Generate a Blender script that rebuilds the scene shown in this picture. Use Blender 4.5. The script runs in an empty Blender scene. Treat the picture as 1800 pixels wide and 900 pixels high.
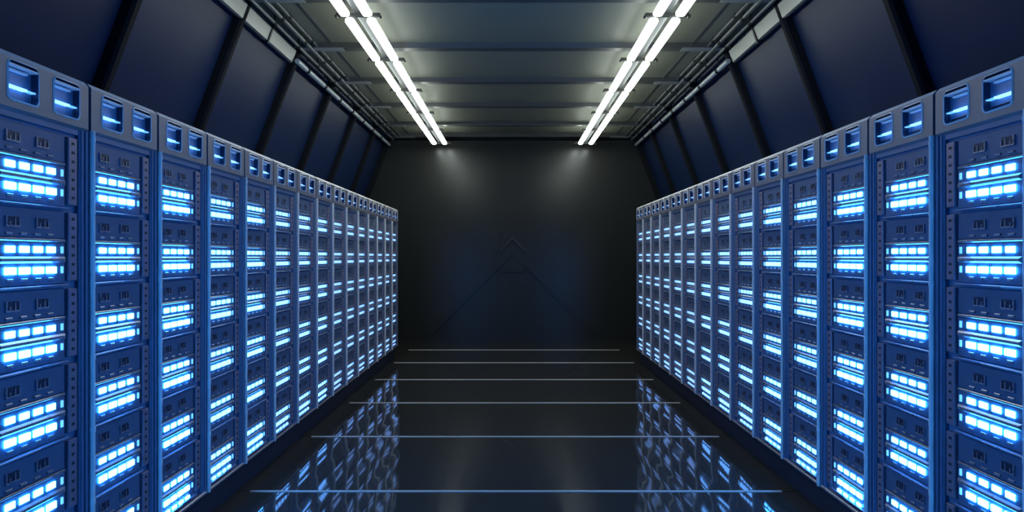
import bpy, bmesh, math, random
from mathutils import Vector, Matrix
random.seed(4)
sc = bpy.context.scene
COL = sc.collection

# ------------------------------------------------------------------ materials
def nodes(name):
    m = bpy.data.materials.new(name); m.use_nodes = True
    nt = m.node_tree
    b = nt.nodes.get('Principled BSDF')
    return m, nt, b

def metal(name, col, rough=.4, metallic=.0, spec=.5, noise=.12, scale=30, bump=0.0, stretch=(1, 1, 1)):
    m, nt, b = nodes(name)
    tc = nt.nodes.new('ShaderNodeTexCoord')
    mp = nt.nodes.new('ShaderNodeMapping'); mp.inputs['Scale'].default_value = stretch
    nz = nt.nodes.new('ShaderNodeTexNoise'); nz.inputs['Scale'].default_value = scale; nz.inputs['Detail'].default_value = 4
    nt.links.new(tc.outputs['Object'], mp.inputs[0]); nt.links.new(mp.outputs[0], nz.inputs['Vector'])
    mr = nt.nodes.new('ShaderNodeMapRange'); mr.inputs['To Min'].default_value = 1 - noise; mr.inputs['To Max'].default_value = 1 + noise
    nt.links.new(nz.outputs['Fac'], mr.inputs['Value'])
    mx = nt.nodes.new('ShaderNodeVectorMath'); mx.operation = 'SCALE'; mx.inputs[0].default_value = col
    nt.links.new(mr.outputs[0], mx.inputs['Scale']); nt.links.new(mx.outputs[0], b.inputs['Base Color'])
    mr2 = nt.nodes.new('ShaderNodeMapRange'); mr2.inputs['To Min'].default_value = rough * (1 - noise); mr2.inputs['To Max'].default_value = rough * (1 + noise)
    nt.links.new(nz.outputs['Fac'], mr2.inputs['Value']); nt.links.new(mr2.outputs[0], b.inputs['Roughness'])
    b.inputs['Metallic'].default_value = metallic
    b.inputs['Specular IOR Level'].default_value = spec
    if bump:
        bp = nt.nodes.new('ShaderNodeBump'); bp.inputs['Strength'].default_value = bump; bp.inputs['Distance'].default_value = .01
        nt.links.new(nz.outputs['Fac'], bp.inputs['Height']); nt.links.new(bp.outputs[0], b.inputs['Normal'])
    return m

def glow(name, col, strength):
    m, nt, b = nodes(name)
    b.inputs['Base Color'].default_value = (.5, .6, .7, 1)
    b.inputs['Emission Color'].default_value = (*col, 1)
    b.inputs['Emission Strength'].default_value = strength
    return m

M = {}
M['header'] = metal('header_metal', (.25, .235, .27), .4, .2, noise=.1, scale=14, stretch=(1, 1, 4))
M['rim'] = metal('rim_metal', (.93, .9, .92), .4, .0, noise=.08)
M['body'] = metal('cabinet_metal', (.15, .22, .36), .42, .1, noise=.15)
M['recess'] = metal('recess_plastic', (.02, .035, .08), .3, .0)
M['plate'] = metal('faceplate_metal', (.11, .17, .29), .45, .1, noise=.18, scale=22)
M['lip'] = metal('lip_metal', (.42, .42, .5), .28, .6, noise=.1)
M['rail'] = metal('rail_metal', (.34, .28, .37), .4, .4, noise=.15, scale=40)
M['chrome'] = metal('polished_pole', (.9, .86, .86), .4, .0, noise=.06)
M['plinth'] = metal('plinth_paint', (.02, .025, .045), .5, .0)
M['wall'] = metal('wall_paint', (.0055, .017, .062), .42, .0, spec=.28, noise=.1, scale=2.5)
M['rib'] = metal('rib_paint', (.006, .007, .011), .7, .0, spec=.15)
M['endwall'] = metal('end_wall_paint', (.036, .037, .034), .24, .0, spec=.55, noise=.06, scale=3)
M['ceil'] = metal('ceiling_paint', (.235, .235, .18), .5, .0, noise=.1, scale=2)
M['beam'] = metal('beam_paint', (.10, .10, .09), .42, .0)
M['caret'] = metal('caret_metal', (.12, .125, .13), .3, .3)
M['conduit'] = metal('conduit_metal', (.92, .94, .92), .3, .3, noise=.1)
M['thin_conduit'] = metal('thin_conduit_metal', (.3, .31, .3), .3, .6)
M['lit_beam_end'] = metal('beam_end_lit', (.42, .42, .4), .4, .1)  # pale colour standing in for lamplight on the beam ends
M['duct'] = metal('duct_metal', (.24, .25, .25), .3, .7, noise=.15, scale=6)
M['housing'] = metal('lamp_housing', (.12, .12, .12), .45, .3)
M['dark'] = metal('dark_bracket', (.03, .03, .03), .4, .4)
M['strip'] = metal('floor_strip_metal', (.55, .52, .5), .45, .3, noise=.15, scale=6)
LAMP = 10.5
M['lamp'] = glow('lamp_glow', (.9, 1.0, .93), LAMP)
BL = (.03, .30, 1.0)
LED = {}
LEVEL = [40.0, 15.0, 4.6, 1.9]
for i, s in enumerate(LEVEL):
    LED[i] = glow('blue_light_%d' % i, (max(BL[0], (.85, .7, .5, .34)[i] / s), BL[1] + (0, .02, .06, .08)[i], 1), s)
M['dimled'] = glow('blue_light_faint', (.10, .38, 1.0), 1.6)

# floor: dark, polished, slightly wavy
def floor_mat():
    m, nt, b = nodes('polished_floor')
    b.inputs['Base Color'].default_value = (.038, .037, .035, 1)
    b.inputs['Specular IOR Level'].default_value = .5
    tc = nt.nodes.new('ShaderNodeTexCoord')
    mp = nt.nodes.new('ShaderNodeMapping'); mp.inputs['Scale'].default_value = (3.2, .55, 1)
    nz = nt.nodes.new('ShaderNodeTexNoise'); nz.inputs['Scale'].default_value = 1.6; nz.inputs['Detail'].default_value = 1.0
    nt.links.new(tc.outputs['Object'], mp.inputs[0]); nt.links.new(mp.outputs[0], nz.inputs['Vector'])
    bp = nt.nodes.new('ShaderNodeBump'); bp.inputs['Strength'].default_value = .3; bp.inputs['Distance'].default_value = .016
    nt.links.new(nz.outputs['Fac'], bp.inputs['Height']); nt.links.new(bp.outputs[0], b.inputs['Normal'])
    n2 = nt.nodes.new('ShaderNodeTexNoise'); n2.inputs['Scale'].default_value = .9
    nt.links.new(tc.outputs['Object'], n2.inputs['Vector'])
    mr = nt.nodes.new('ShaderNodeMapRange'); mr.inputs['To Min'].default_value = .025; mr.inputs['To Max'].default_value = .065
    nt.links.new(n2.outputs['Fac'], mr.inputs['Value']); nt.links.new(mr.outputs[0], b.inputs['Roughness'])
    return m
M['floor'] = floor_mat()

# ------------------------------------------------------------------ helpers
class MB:
    """collects shapes into one mesh; coordinates go through a mapping f(u, v, w)"""
    def __init__(self, f=None):
        self.bm = bmesh.new(); self.f = f or (lambda a, b, c: (a, b, c)); self.mats = []
    def mi(self, mat):
        if mat not in self.mats: self.mats.append(mat)
        return self.mats.index(mat)
    def poly(self, pts, mat):
        vs = [self.bm.verts.new(self.f(*p)) for p in pts]
        fc = self.bm.faces.new(vs); fc.material_index = self.mi(mat); return fc
    def hull(self, a, b, mat, cap=True):
        """prism between two equally long loops"""
        va = [self.bm.verts.new(self.f(*p)) for p in a]; vb = [self.bm.verts.new(self.f(*p)) for p in b]
        n = len(a); k = self.mi(mat)
        for i in range(n):
            j = (i + 1) % n
            self.bm.faces.new((va[i], va[j], vb[j], vb[i])).material_index = k
        if cap:
            self.bm.faces.new(va[::-1]).material_index = k; self.bm.faces.new(vb).material_index = k
    def box(self, a0, a1, b0, b1, c0, c1, mat, ch=0.0):
        """box, with its long edges on the +b side chamfered when ch > 0"""
        if ch <= 0:
            self.hull([(a0, b0, c0), (a1, b0, c0), (a1, b0, c1), (a0, b0, c1)], [(a0, b1, c0), (a1, b1, c0), (a1, b1, c1), (a0, b1, c1)], mat)
            return
        A = [(a0, b0, c0), (a1, b0, c0), (a1, b0, c1), (a0, b0, c1)]
        B = [(a0, b1 - ch, c0), (a1, b1 - ch, c0), (a1, b1 - ch, c1), (a0, b1 - ch, c1)]
        D = [(a0 + ch, b1, c0 + ch), (a1 - ch, b1, c0 + ch), (a1 - ch, b1, c1 - ch), (a0 + ch, b1, c1 - ch)]
        rows = [[self.bm.verts.new(self.f(*p)) for p in L] for L in (A, B, D)]
        k = self.mi(mat)
        for r0, r1 in zip(rows, rows[1:]):
            for i in range(4):
                j = (i + 1) % 4
                self.bm.faces.new((r0[i], r0[j], r1[j], r1[i])).material_index = k
        self.bm.faces.new(rows[0][::-1]).material_index = k; self.bm.faces.new(rows[2]).material_index = k
    def tube(self, p0, p1, r, mat, n=12):
        p0, p1 = Vector(p0), Vector(p1); d = (p1 - p0).normalized()
        a = d.orthogonal().normalized(); b = d.cross(a)
        A = [tuple(p0 + r * (math.cos(t) * a + math.sin(t) * b)) for t in [2 * math.pi * i / n for i in range(n)]]
        B = [tuple(p1 + r * (math.cos(t) * a + math.sin(t) * b)) for t in [2 * math.pi * i / n for i in range(n)]]
        self.hull(A, B, mat)
    def mesh(self, name, smooth=False):
        bmesh.ops.recalc_face_normals(self.bm, faces=self.bm.faces)
        me = bpy.data.meshes.new(name); self.bm.to_mesh(me); self.bm.free()
        for m in self.mats: me.materials.append(m)
        if smooth:
            for p in me.polygons: p.use_smooth = True
            try: me.set_sharp_from_angle(angle=math.radians(40))
            except Exception: pass
        return me

def link(name, me, parent=None, loc=(0, 0, 0), label=None, cat=None, group=None, kind=None):
    o = bpy.data.objects.new(name, me); COL.objects.link(o)
    o.location = loc
    if parent: o.parent = parent
    if label: o['label'] = label
    if cat: o['category'] = cat
    if group: o['group'] = group
    if kind: o['kind'] = kind
    return o

# ------------------------------------------------------------------ dimensions (metres; camera at x 0, y 0, z 1.7)
CAMZ = 1.7
XL, XR = 1.956, 2.024            # distance of the rack fronts from the camera axis
P = .6                          # rack pitch
HC = CAMZ + 2.43                # ceiling height
XC = 2.48                       # half width of the ceiling
SL = .37                        # lean of the side walls
YEND = 13.62
YBACK = -1.0
MOD = 1.5

# ------------------------------------------------------------------ room
mb = MB()
ys = [YBACK] + [4.93 - 1.5 * k for k in (3, 2, 1)] + [4.93, 6.43, 7.92, 9.42, 10.92, 12.42] + [YEND]
ys = sorted(set(y for y in ys if y >= YBACK))
for a, b in zip(ys, ys[1:]):
    mb.box(-4.1, 4.1, a + .004, b - .004, -.06, 0, M['floor'])
mb.box(-4.1, 4.1, YBACK, YEND, -.1, -.058, M['floor'])
link('floor', mb.mesh('floor'), kind='structure')
for n, y in enumerate([3.43, 4.93, 6.43, 7.92, 9.42, 10.92, 12.42]):
    mb = MB()
    h = .006
    mb.hull([(-1.9, y - .012, 0), (-1.9, y - .008, h), (-1.9, y + .008, h), (-1.9, y + .012, 0)],
            [(1.95, y - .012, 0), (1.95, y - .008, h), (1.95, y + .008, h), (1.95, y + .012, 0)], M['strip'])
    link('trim_%d' % (n + 1), mb.mesh('floor_strip'), kind='structure')

mb = MB()
mb.box(-XC - .1, XC + .1, YBACK, YEND, HC, HC + .1, M['ceil'])
# long panel joints
for x in (-2.05, 2.05):
    mb.box(x - .012, x + .012, YBACK, YEND, HC - .012, HC + .001, M['beam'])
link('ceiling', mb.mesh('ceiling'), kind='structure')
XF = XC + SL * HC               # wall foot
for s, nm in ((-1, 'wall_left'), (1, 'wall_right')):
    mb = MB()
    mb.hull([(s * XC, YBACK, HC), (s * XF, YBACK, 0), (s * (XF + .15), YBACK, 0), (s * (XC + .15), YBACK, HC)],
            [(s * XC, YEND, HC), (s * XF, YEND, 0), (s * (XF + .15), YEND, 0), (s * (XC + .15), YEND, HC)], M['wall'])
    link(nm, mb.mesh(nm), kind='structure')
mb = MB(); mb.box(-4.2, 4.2, YEND, YEND + .12, -.1, HC + .1, M['endwall'])
link('wall_end', mb.mesh('wall_end'), kind='structure')
mb = MB(); mb.box(-4.2, 4.2, YBACK - .12, YBACK, -.1, HC + .1, M['wall'])
link('wall_back', mb.mesh('wall_back'), kind='structure')

nt_ = 8
def trim(me):
    global nt_
    o = link('trim_%d' % nt_, me, kind='structure'); nt_ += 1; return o
# leaning wall ribs and ceiling cross beams, one pair per 1.5 m bay
ribs = [.3, 1.8, 3.3, 4.8, 6.3, 7.8, 9.3, 10.8, 12.3, 13.52]
nrm = Vector((1, 0, -SL)).normalized()      # outward normal for the right side (x, -, z)
for y in ribs:
    for s in (-1, 1):
        mb = MB()
        hw = .045; pr = .08
        def pt(h, off, yy):
            x = XC + SL * (HC - h)
            # move inward along the wall normal
            n = Vector((-1, 0, -SL)).normalized()
            return (s * (x + n.x * off), yy, h + n.z * off)
        L0 = [pt(.0, -.01, y - hw - .02), pt(.0, pr * .75, y - hw), pt(.0, pr, y - hw + .02), pt(.0, pr, y + hw - .02), pt(.0, pr * .75, y + hw), pt(.0, -.01, y + hw + .02)]
        L1 = [pt(HC, -.01, y - hw - .02), pt(HC, pr * .75, y - hw), pt(HC, pr, y - hw + .02), pt(HC, pr, y + hw - .02), pt(HC, pr * .75, y + hw), pt(HC, -.01, y + hw + .02)]
        L0 = [(p[0], p[1], 0.0) for p in L0]
        mb.hull(L0, L1, M['rib']); trim(mb.mesh('wall_rib'))
for y in ribs[2:]:
    mb = MB()
    dr = .055
    mb.hull([(-XC, y - .09, HC), (-XC, y - .06, HC - dr), (-XC, y + .06, HC - dr), (-XC, y + .09, HC)],
            [(XC, y - .09, HC), (XC, y - .06, HC - dr), (XC, y + .06, HC - dr), (XC, y + .09, HC)], M['beam'])
    for q in (-1, 1): mb.box(*sorted((q * 1.93, q * 2.42)), y - .075, y + .045, HC - dr - .006, HC - dr + .002, M['lit_beam_end'])  # pale plates added to paint the lamp-lit outer stretches of the beam
    if abs(y - 12.3) < .1:
        mb.box(-XC + .02, XC - .02, y - .1, y - .055, HC - dr - .012, HC - dr + .012, M['duct'])
    trim(mb.mesh('ceiling_beam'))
# deep dark header at the end wall
mb = MB(); mb.box(-XC - .1, XC + .1, YEND - .05, YEND, HC - .1, HC, M['rib']); trim(mb.mesh('end_header'))
# relief on the end wall: big dark chevron, mullion and a small bright caret
mb = MB(); yb = YEND - .03
def chev(apx, apz, arm, th, y0, y1, mat):
    for s in (-1, 1):
        mb.hull([(apx, y0, apz), (apx + s * arm, y0, apz - arm), (apx + s * arm, y0, apz - arm - th), (apx, y0, apz - th)],
                [(apx, y1, apz), (apx + s * arm, y1, apz - arm), (apx + s * arm, y1, apz - arm - th), (apx, y1, apz - th)], mat)
chev(0, 1.95, 1.62, .2, yb, YEND, M['endwall'])
mb.box(-.23, .23, YEND - .018, YEND, 1.4, HC - .1, M['endwall'])
trim(mb.mesh('end_relief'))
mb = MB(); chev(0, 2.085, .25, .022, YEND - .05, YEND - .03, M['caret'])
chev(0, 2.085, .25, .022, YEND - .03, YEND, M['endwall']); trim(mb.mesh('end_caret'))

# ------------------------------------------------------------------ conduits and duct under the ceiling corners
PIPES = [(2.455, HC - .20, .030, 'polished metal conduit pipe lowest in the bundle'),
         (2.37, HC - .10, .018, 'thin metal conduit pipe second from the {w} wall'),
         (2.30, HC - .05, .024, 'metal conduit pipe against the ceiling, third from the {w} wall'),
         (2.22, HC - .035, .014, 'thinnest metal conduit pipe, farthest from the {w} wall')]
for s, w in ((-1, 'left'), (1, 'right')):
    for i, (x, z, r, lab) in enumerate(PIPES):
        mb = MB(); y0 = 7.75 if i == 0 else 4.9
        mb.tube((s * x, y0, z), (s * x, YEND - .1, z), r, M['conduit' if i == 0 else 'thin_conduit'], 14)
        o = link('conduit_pipe', mb.mesh('conduit_pipe', True), cat='pipe', group='conduit pipes along the %s ceiling corner' % w)
        o['label'] = lab.format(w=w) + ' in the %s ceiling corner' % w
        cm = MB(); cm.tube((0, 0, 0), (0, .06, 0), r * 1.22, M['dark'], 14); cm.tube((0, .03, 0), (0, .03, HC - z), .006, M['dark'], 8)
        cme = cm.mesh('clamp', True)
        for k in range(11):
            yy = y0 + .35 + k * .75
            if yy < YEND - .3: link('clamp', cme, o, (s * x, yy, z))
    mb = MB()
    def dp(a, b, y):       # a: down the wall, b: off the wall
        h = HC - a; x = XC + SL * a; n = Vector((-1, 0, -SL)).normalized()
        return (s * (x + n.x * b), y, h + n.z * b)
    lo = [dp(.06, .003, 4.4), dp(.06, .06, 4.4), dp(.075, .075, 4.4), dp(.205, .075, 4.4), dp(.22, .06, 4.4), dp(.22, .003, 4.4)]
    hi = [(p[0], 7.68, p[2]) for p in lo]
    mb.hull(lo, hi, M['duct'])
    for yy in (5.2, 6.9):
        a = [dp(.05, .002, yy), dp(.05, .084, yy), dp(.23, .084, yy), dp(.23, .002, yy)]
        b = [(p[0], yy + .03, p[2]) for p in a]; mb.hull(a, b, M['dark'])
    link('cable_duct', mb.mesh('cable_duct'), cat='cable duct', label='wide flat metal cable duct high on the %s leaning wall' % w)

# ------------------------------------------------------------------ ceiling lights
XO, XI, HL = 1.515, 1.312, CAMZ + 2.20
def lamp_meshes():
    L = 1.36
    mb = MB()
    for x in (-.1015, .1015):
        mb.box(x - .022, x + .022, .02, L, .022, .05, M['housing'])
    mb.box(-.03, .03, .02, L, .03, .06, M['housing'])
    hs = mb.mesh('housing')
    mb = MB(); n = 20; r = .043
    def ring(k, y): return [(k * r * math.copysign(abs(math.cos(t)) ** .6, math.cos(t)), y, k * .026 * math.copysign(abs(math.sin(t)) ** .6, math.sin(t)) - .004) for t in [2 * math.pi * i / n for i in range(n)]]
    lo, l2, h2, hi = ring(.75, .055), ring(1, .075), ring(1, L - .065), ring(.75, L - .045)
    mb.hull(lo, l2, M['lamp'], cap=False); mb.hull(l2, h2, M['lamp'], cap=False); mb.hull(h2, hi, M['lamp'], cap=False)
    mb.poly(lo[::-1], M['lamp']); mb.poly(hi, M['lamp'])
    tb = mb.mesh('light_tube', True)
    mb = MB()
    mb.box(-.2, .2, L + .005, L + .03, -.004, .03, M['dark'])
    for x in (-.2, .2): mb.tube((x, L - .002, .0), (x, L + .037, .0), .014, M['dark'], 10)
    br = mb.mesh('cross_bracket', True)
    mb = MB(); mb.tube((0, L + .0175, .03), (0, L + .0175, HC - HL), .008, M['dark'], 8)
    mb.tube((0, L + .0175, HC - HL - .02), (0, L + .0175, HC - HL), .03, M['dark'], 12)
    rd = mb.mesh('hanger_rod', True)
    return hs, tb, br, rd
LM = lamp_meshes()
PLACE = ['at the far end by the dark end wall', 'second from the dark end wall', 'third from the dark end wall', 'fourth from the dark end wall',
         'fifth from the dark end wall', 'cut off by the top edge of the picture', 'seventh from the end wall, nearest the viewer', 'overhead, eighth from the end wall']
for s, w in ((-1, 'left'), (1, 'right')):
    for k in range(6):
        y0 = 11.85 - 1.4 * k
        e = link('ceiling_light', None, loc=(s * (XO + XI) / 2, y0, HL), cat='ceiling light',
                 label='twin-tube ceiling light, %s row, %s' % (w, PLACE[k]), group='twin-tube ceiling lights of the %s row' % w)
        link('housing', LM[0], e)
        for x in (-.1015, .1015): link('light_tube', LM[1], e, (x, 0, 0))
        link('cross_bracket', LM[2], e); link('hanger_rod', LM[3], e)

# ------------------------------------------------------------------ server racks
TOP = 2.497; HB = 2.28; T0 = 2.24; UH = .334; BOT = .196
AX = [.215, .346, .478, .608]
def rack_meshes(s):
    """s = +1: left row (front faces +x); s = -1: right row"""
    f = lambda u, v, w: (s * v, u, w)
    D = {}
    # cabinet body: shell, plinth, frame members, shelves
    mb = MB(f)
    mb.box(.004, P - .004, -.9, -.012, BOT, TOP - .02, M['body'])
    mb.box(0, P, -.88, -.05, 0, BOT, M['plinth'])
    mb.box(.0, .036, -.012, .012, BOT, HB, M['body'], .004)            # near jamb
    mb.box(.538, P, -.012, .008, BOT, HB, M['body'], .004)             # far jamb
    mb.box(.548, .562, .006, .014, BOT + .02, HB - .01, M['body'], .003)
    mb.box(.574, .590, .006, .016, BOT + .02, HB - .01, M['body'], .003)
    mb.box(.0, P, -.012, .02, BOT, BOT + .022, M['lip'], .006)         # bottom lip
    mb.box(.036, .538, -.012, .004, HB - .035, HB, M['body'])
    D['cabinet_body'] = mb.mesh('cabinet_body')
    # mounting rail, broken at each unit
    mb = MB(f)
    for i in range(6):
        t = T0 - UH * i
        mb.box(.470, .530, -.012, .006, t - UH + .022, t - .012, M['rail'], .003)
        for q in range(7):
            mb.box(.491, .509, .005, .0075, t - .045 - q * .04, t - .033 - q * .04, M['plinth'])
    D['mounting_rail'] = mb.mesh('mounting_rail')
    # polished pole
    mb = MB()
    mb.tube((s * .019, .016, BOT + .005), (s * .019, .016, HB - .002), .0125, M['chrome'], 16)
    for i in range(7):
        z = BOT + .03 + i * UH
        mb.tube((s * .019, .016, z), (s * .019, .016, z + .02), .0145, M['chrome'], 16)
        mb.box(*sorted((s * .0, s * .018)), .012, .022, z + .003, z + .017, M['body'])
    D['pole'] = mb.mesh('pole', True)
    # header with two rounded windows
    mb = MB(f); V = .018; z0, z1 = HB, TOP - .022
    wins = [(.092, .262), (.354, .528)]; wz0, wz1 = 2.313, 2.462
    def rr(a0, a1, c0, c1, r, v, n=4):
        pts = []
        for cx, cz, st in ((a1 - r, c1 - r, 0), (a0 + r, c1 - r, 90), (a0 + r, c0 + r, 180), (a1 - r, c0 + r, 270)):
            for i in range(n + 1):
                t = math.radians(st + 90 * i / n); pts.append((cx + r * math.cos(t), v, cz + r * math.sin(t)))
        return pts
    def outer(a0, a1, c0, c1, v, n=4):
        # points on the cell rectangle matching rr()
        pts = []
        cs = [(a1, c1), (a0, c1), (a0, c0), (a1, c0)]
        for q, (x, z) in enumerate(cs):
            for i in range(n + 1):
                pts.append((x, v, z))
        return pts
    for (w0, w1), (c0, c1) in zip(wins, ((.010, P / 2), (P / 2, P - .010))):
        I = rr(w0, w1, wz0, wz1, .022, V); O = outer(c0, c1, z0, z1, V)
        n = len(I)
        for i in range(n):
            j = (i + 1) % n
            if (Vector(O[i]) - Vector(O[j])).length < 1e-6: mb.poly([O[i], I[j], I[i]], M['header'])
            else: mb.poly([O[i], O[j], I[j], I[i]], M['header'])
        B = [(p[0], V - .045, p[2]) for p in I]
        mb.hull(I, B, M['recess'], cap=False); mb.poly(B, M['recess'])
        # ledges at the top of the recess, sill at its foot
        mb.box(w0 + .004, w1 - .004, V - .045, V + .003, wz1 - .019, wz1 - .011, M['rim'])
        mb.box(w0 + .01, w1 - .04, V - .045, V - .014, wz1 - .034, wz1 - .027, M['rim'])
        mb.box(w0 + .008, w1 - .008, V - .045, V - .03, wz0 + .016, wz0 + .022, M['plate'])
    # bevelled upper edge, lower edge, ends
    for prof, mat in (([(V, z1), (V - .020, TOP)], M['rim']), ([(V - .020, TOP), (-.012, TOP)], M['header']),
                      ([(-.012, z0), (V - .012, z0 - .012)], M['header']), ([(V - .012, z0 - .012), (V, z0)], M['header'])):
        (v0, a), (v1, b) = prof
        mb.poly([(.010, v0, a), (P - .010, v0, a), (P - .010, v1, b), (.010, v1, b)], mat)
    for u in (.010, P - .010):
        mb.poly([(u, V, z0), (u, V, z1), (u, V - .020, TOP), (u, -.012, TOP), (u, -.012, z0), (u, V - .012, z0 - .012)], M['body'])
    D['header_panel'] = mb.mesh('header_panel')
    # window rim bead
    mb = MB(f); w0, w1 = 0, wins[0][1] - wins[0][0]
    a = rr(w0, w1, 0, wz1 - wz0, .022, 0); b = rr(w0 - .006, w1 + .006, -.006, wz1 - wz0 + .006, .027, 0)
    a2 = [(p[0], .005, p[2]) for p in a]; b2 = [(p[0], .0015, p[2]) for p in b]
    n = len(a); 
    for i in range(n):
        j = (i + 1) % n
        mb.poly([a[i], a[j], a2[j], a2[i]], M['rim']); mb.poly([a2[i], a2[j], b2[j], b2[i]], M['rim']); mb.poly([b2[i], b2[j], b[j], b[i]], M['rim'])
    D['window_rim'] = mb.mesh('window_rim')
    # server unit face
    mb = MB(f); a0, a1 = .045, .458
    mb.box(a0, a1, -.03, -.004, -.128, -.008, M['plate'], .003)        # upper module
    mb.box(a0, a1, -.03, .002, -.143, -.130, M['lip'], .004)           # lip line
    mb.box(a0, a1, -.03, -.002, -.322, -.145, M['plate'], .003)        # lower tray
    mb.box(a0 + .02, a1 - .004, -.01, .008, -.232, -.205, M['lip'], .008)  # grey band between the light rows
    for c0 in (.24, .52):                                            # sockets with pins
        x0, x1 = c0 * P - .038, c0 * P + .038
        mb.box(x0, x1, -.006, .003, -.088, -.081, M['lip'])
        mb.box(x0, x0 + .006, -.006, .003, -.081, -.045, M['lip'])
        mb.box(x0 + .006, x1 - .004, -.005, .0005, -.079, -.047, M['recess'])
        mb.box(x1 - .03, x1 - .024, -.006, .003, -.081, -.052, M['lip'])
        mb.box(x1 - .006, x1, -.006, .003, -.081, -.058, M['lip'])
        mb.box(x0 + .02, x0 + .026, -.006, .002, -.081, -.066, M['lip'])
    for i, t in enumerate(AX):
        c = t * P
        mb.box(c - .022, c + .014, -.006, .002, -.118, -.109, M['lip'], .002)
        mb.box(c - .018, c + .016, -.004, .003, -.305, -.293, M['lip'], .002)
    mb.box(.038, .462, -.03, .014, -.334, -.325, M['body'], .002)       # shelf under the unit
    mb.box(.040, .28, .010, .0165, -.3325, -.3265, M['lip'], .001)     # bright front edge of the shelf
    D['server_unit'] = mb.mesh('server_unit')
    # lights
    def light(w, h, d, mat):
        m_ = MB(f); m_.box(-w / 2, w / 2, -.003, d, -h / 2, h / 2, mat, min(.002, w * .3)); return m_.mesh('indicator_light')
    for lv in range(4):
        D['A%d' % lv] = light(.052, .027, .004, LED[lv]); D['B%d' % lv] = light(.058, .029, .006, LED[lv])
        D['S%d' % lv] = light(.011, .030, .005, M['dimled']); D['C%d' % lv] = light(.045, .017, .006, LED[lv])
        m_ = MB(f); m_.box(0, .118, -.04, .012, -.0045, .0045, LED[(2, 2, 3, 3)[lv]], .004); m_.box(.118, .170, -.04, .008, -.003, .003, M['dimled'], .002)
        D['bar%d' % lv] = m_.mesh('light_bar')
    return D, wins, wz0

ordn = ['first', 'second', 'third', 'fourth', 'fifth', 'sixth', 'seventh', 'eighth', 'ninth', 'tenth', 'eleventh', 'twelfth', 'thirteenth', 'fourteenth', 'fifteenth']
for s, w, X, Y0, kmax in ((1, 'left', -XL, 3.119, 13), (-1, 'right', XR, 3.238, 12)):
    D, wins, wz0 = rack_meshes(s)
    for k in range(-3, kmax + 1):
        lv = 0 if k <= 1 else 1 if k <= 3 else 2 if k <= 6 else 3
        fromend = kmax - k
        if k < -1: lab = 'server rack of the %s row beyond the picture edge, %s before the nearest seen' % (w, ordn[-2 - k])
        elif k == -1: lab = 'large blue-lit server rack nearest the viewer in the %s row' % w
        elif fromend == 0: lab = 'last server rack at the far end of the %s row, near the dark end wall' % w
        elif k <= 6: lab = 'blue-lit server rack, %s from the near end of the %s row' % (ordn[k + 1], w)
        else: lab = 'distant narrow-looking server rack, %s from the far end of the %s row' % (ordn[fromend], w)
        r = link('server_rack', None, loc=(X, Y0 + P * k, 0), cat='server rack', label=lab, group='server racks of the %s row' % w)
        link('cabinet_body', D['cabinet_body'], r); link('mounting_rail', D['mounting_rail'], r)
        link('vertical_pole', D['pole'], r)
        hp = link('header_panel', D['header_panel'], r)
        for (w0, w1) in wins:
            link('window_rim', D['window_rim'], hp, (s * .018, w0, wz0))
            link('light_bar', D['bar%d' % lv], hp, (s * .0, w0 + .002, 2.366))
        for i in range(6):
            t = T0 - UH * i
            su = link('server_unit', D['server_unit'], r, (0, 0, t))
            for q in AX:
                link('indicator_light', D['A%d' % lv], su, (0, q * P, -.176)); link('indicator_light', D['B%d' % lv], su, (0, q * P, -.262))
            link('side_light', D['S%d' % lv], su, (0, .434, -.176)); link('side_light', D['S%d' % lv], su, (0, .434, -.262))
        for q in AX: link('indicator_light', D['C%d' % lv], r, (s * .004, q * P, .256))

# ------------------------------------------------------------------ camera, world, colour
cd = bpy.data.cameras.new('camera'); cam = bpy.data.objects.new('camera', cd); COL.objects.link(cam)
cam.location = (0, 0, CAMZ); cam.rotation_euler = (math.pi / 2, 0, 0)
cd.sensor_width = 36; cd.lens = 1196 / 1800 * 36; cd.shift_x = -1 / 1800; cd.shift_y = 1.5 / 1800
cd.clip_start = .05; cd.clip_end = 100
sc.camera = cam
wd = bpy.data.worlds.new('world'); sc.world = wd; wd.use_nodes = True
wd.node_tree.nodes['Background'].inputs[0].default_value = (.01, .013, .02, 1)
wd.node_tree.nodes['Background'].inputs[1].default_value = .5
sc.view_settings.view_transform = 'Standard'; sc.view_settings.look = 'None'
sc.view_settings.exposure = 0; sc.view_settings.gamma = 1; sc.view_settings.use_curve_mapping = False
cy = sc.cycles
cy.use_denoising = True
try: cy.denoiser = 'OPENIMAGEDENOISE'
except Exception: pass
cy.use_light_tree = True
cy.max_bounces = 6; cy.diffuse_bounces = 3; cy.glossy_bounces = 4; cy.volume_bounces = 0
cy.sample_clamp_indirect = 6
cy.caustics_reflective = True
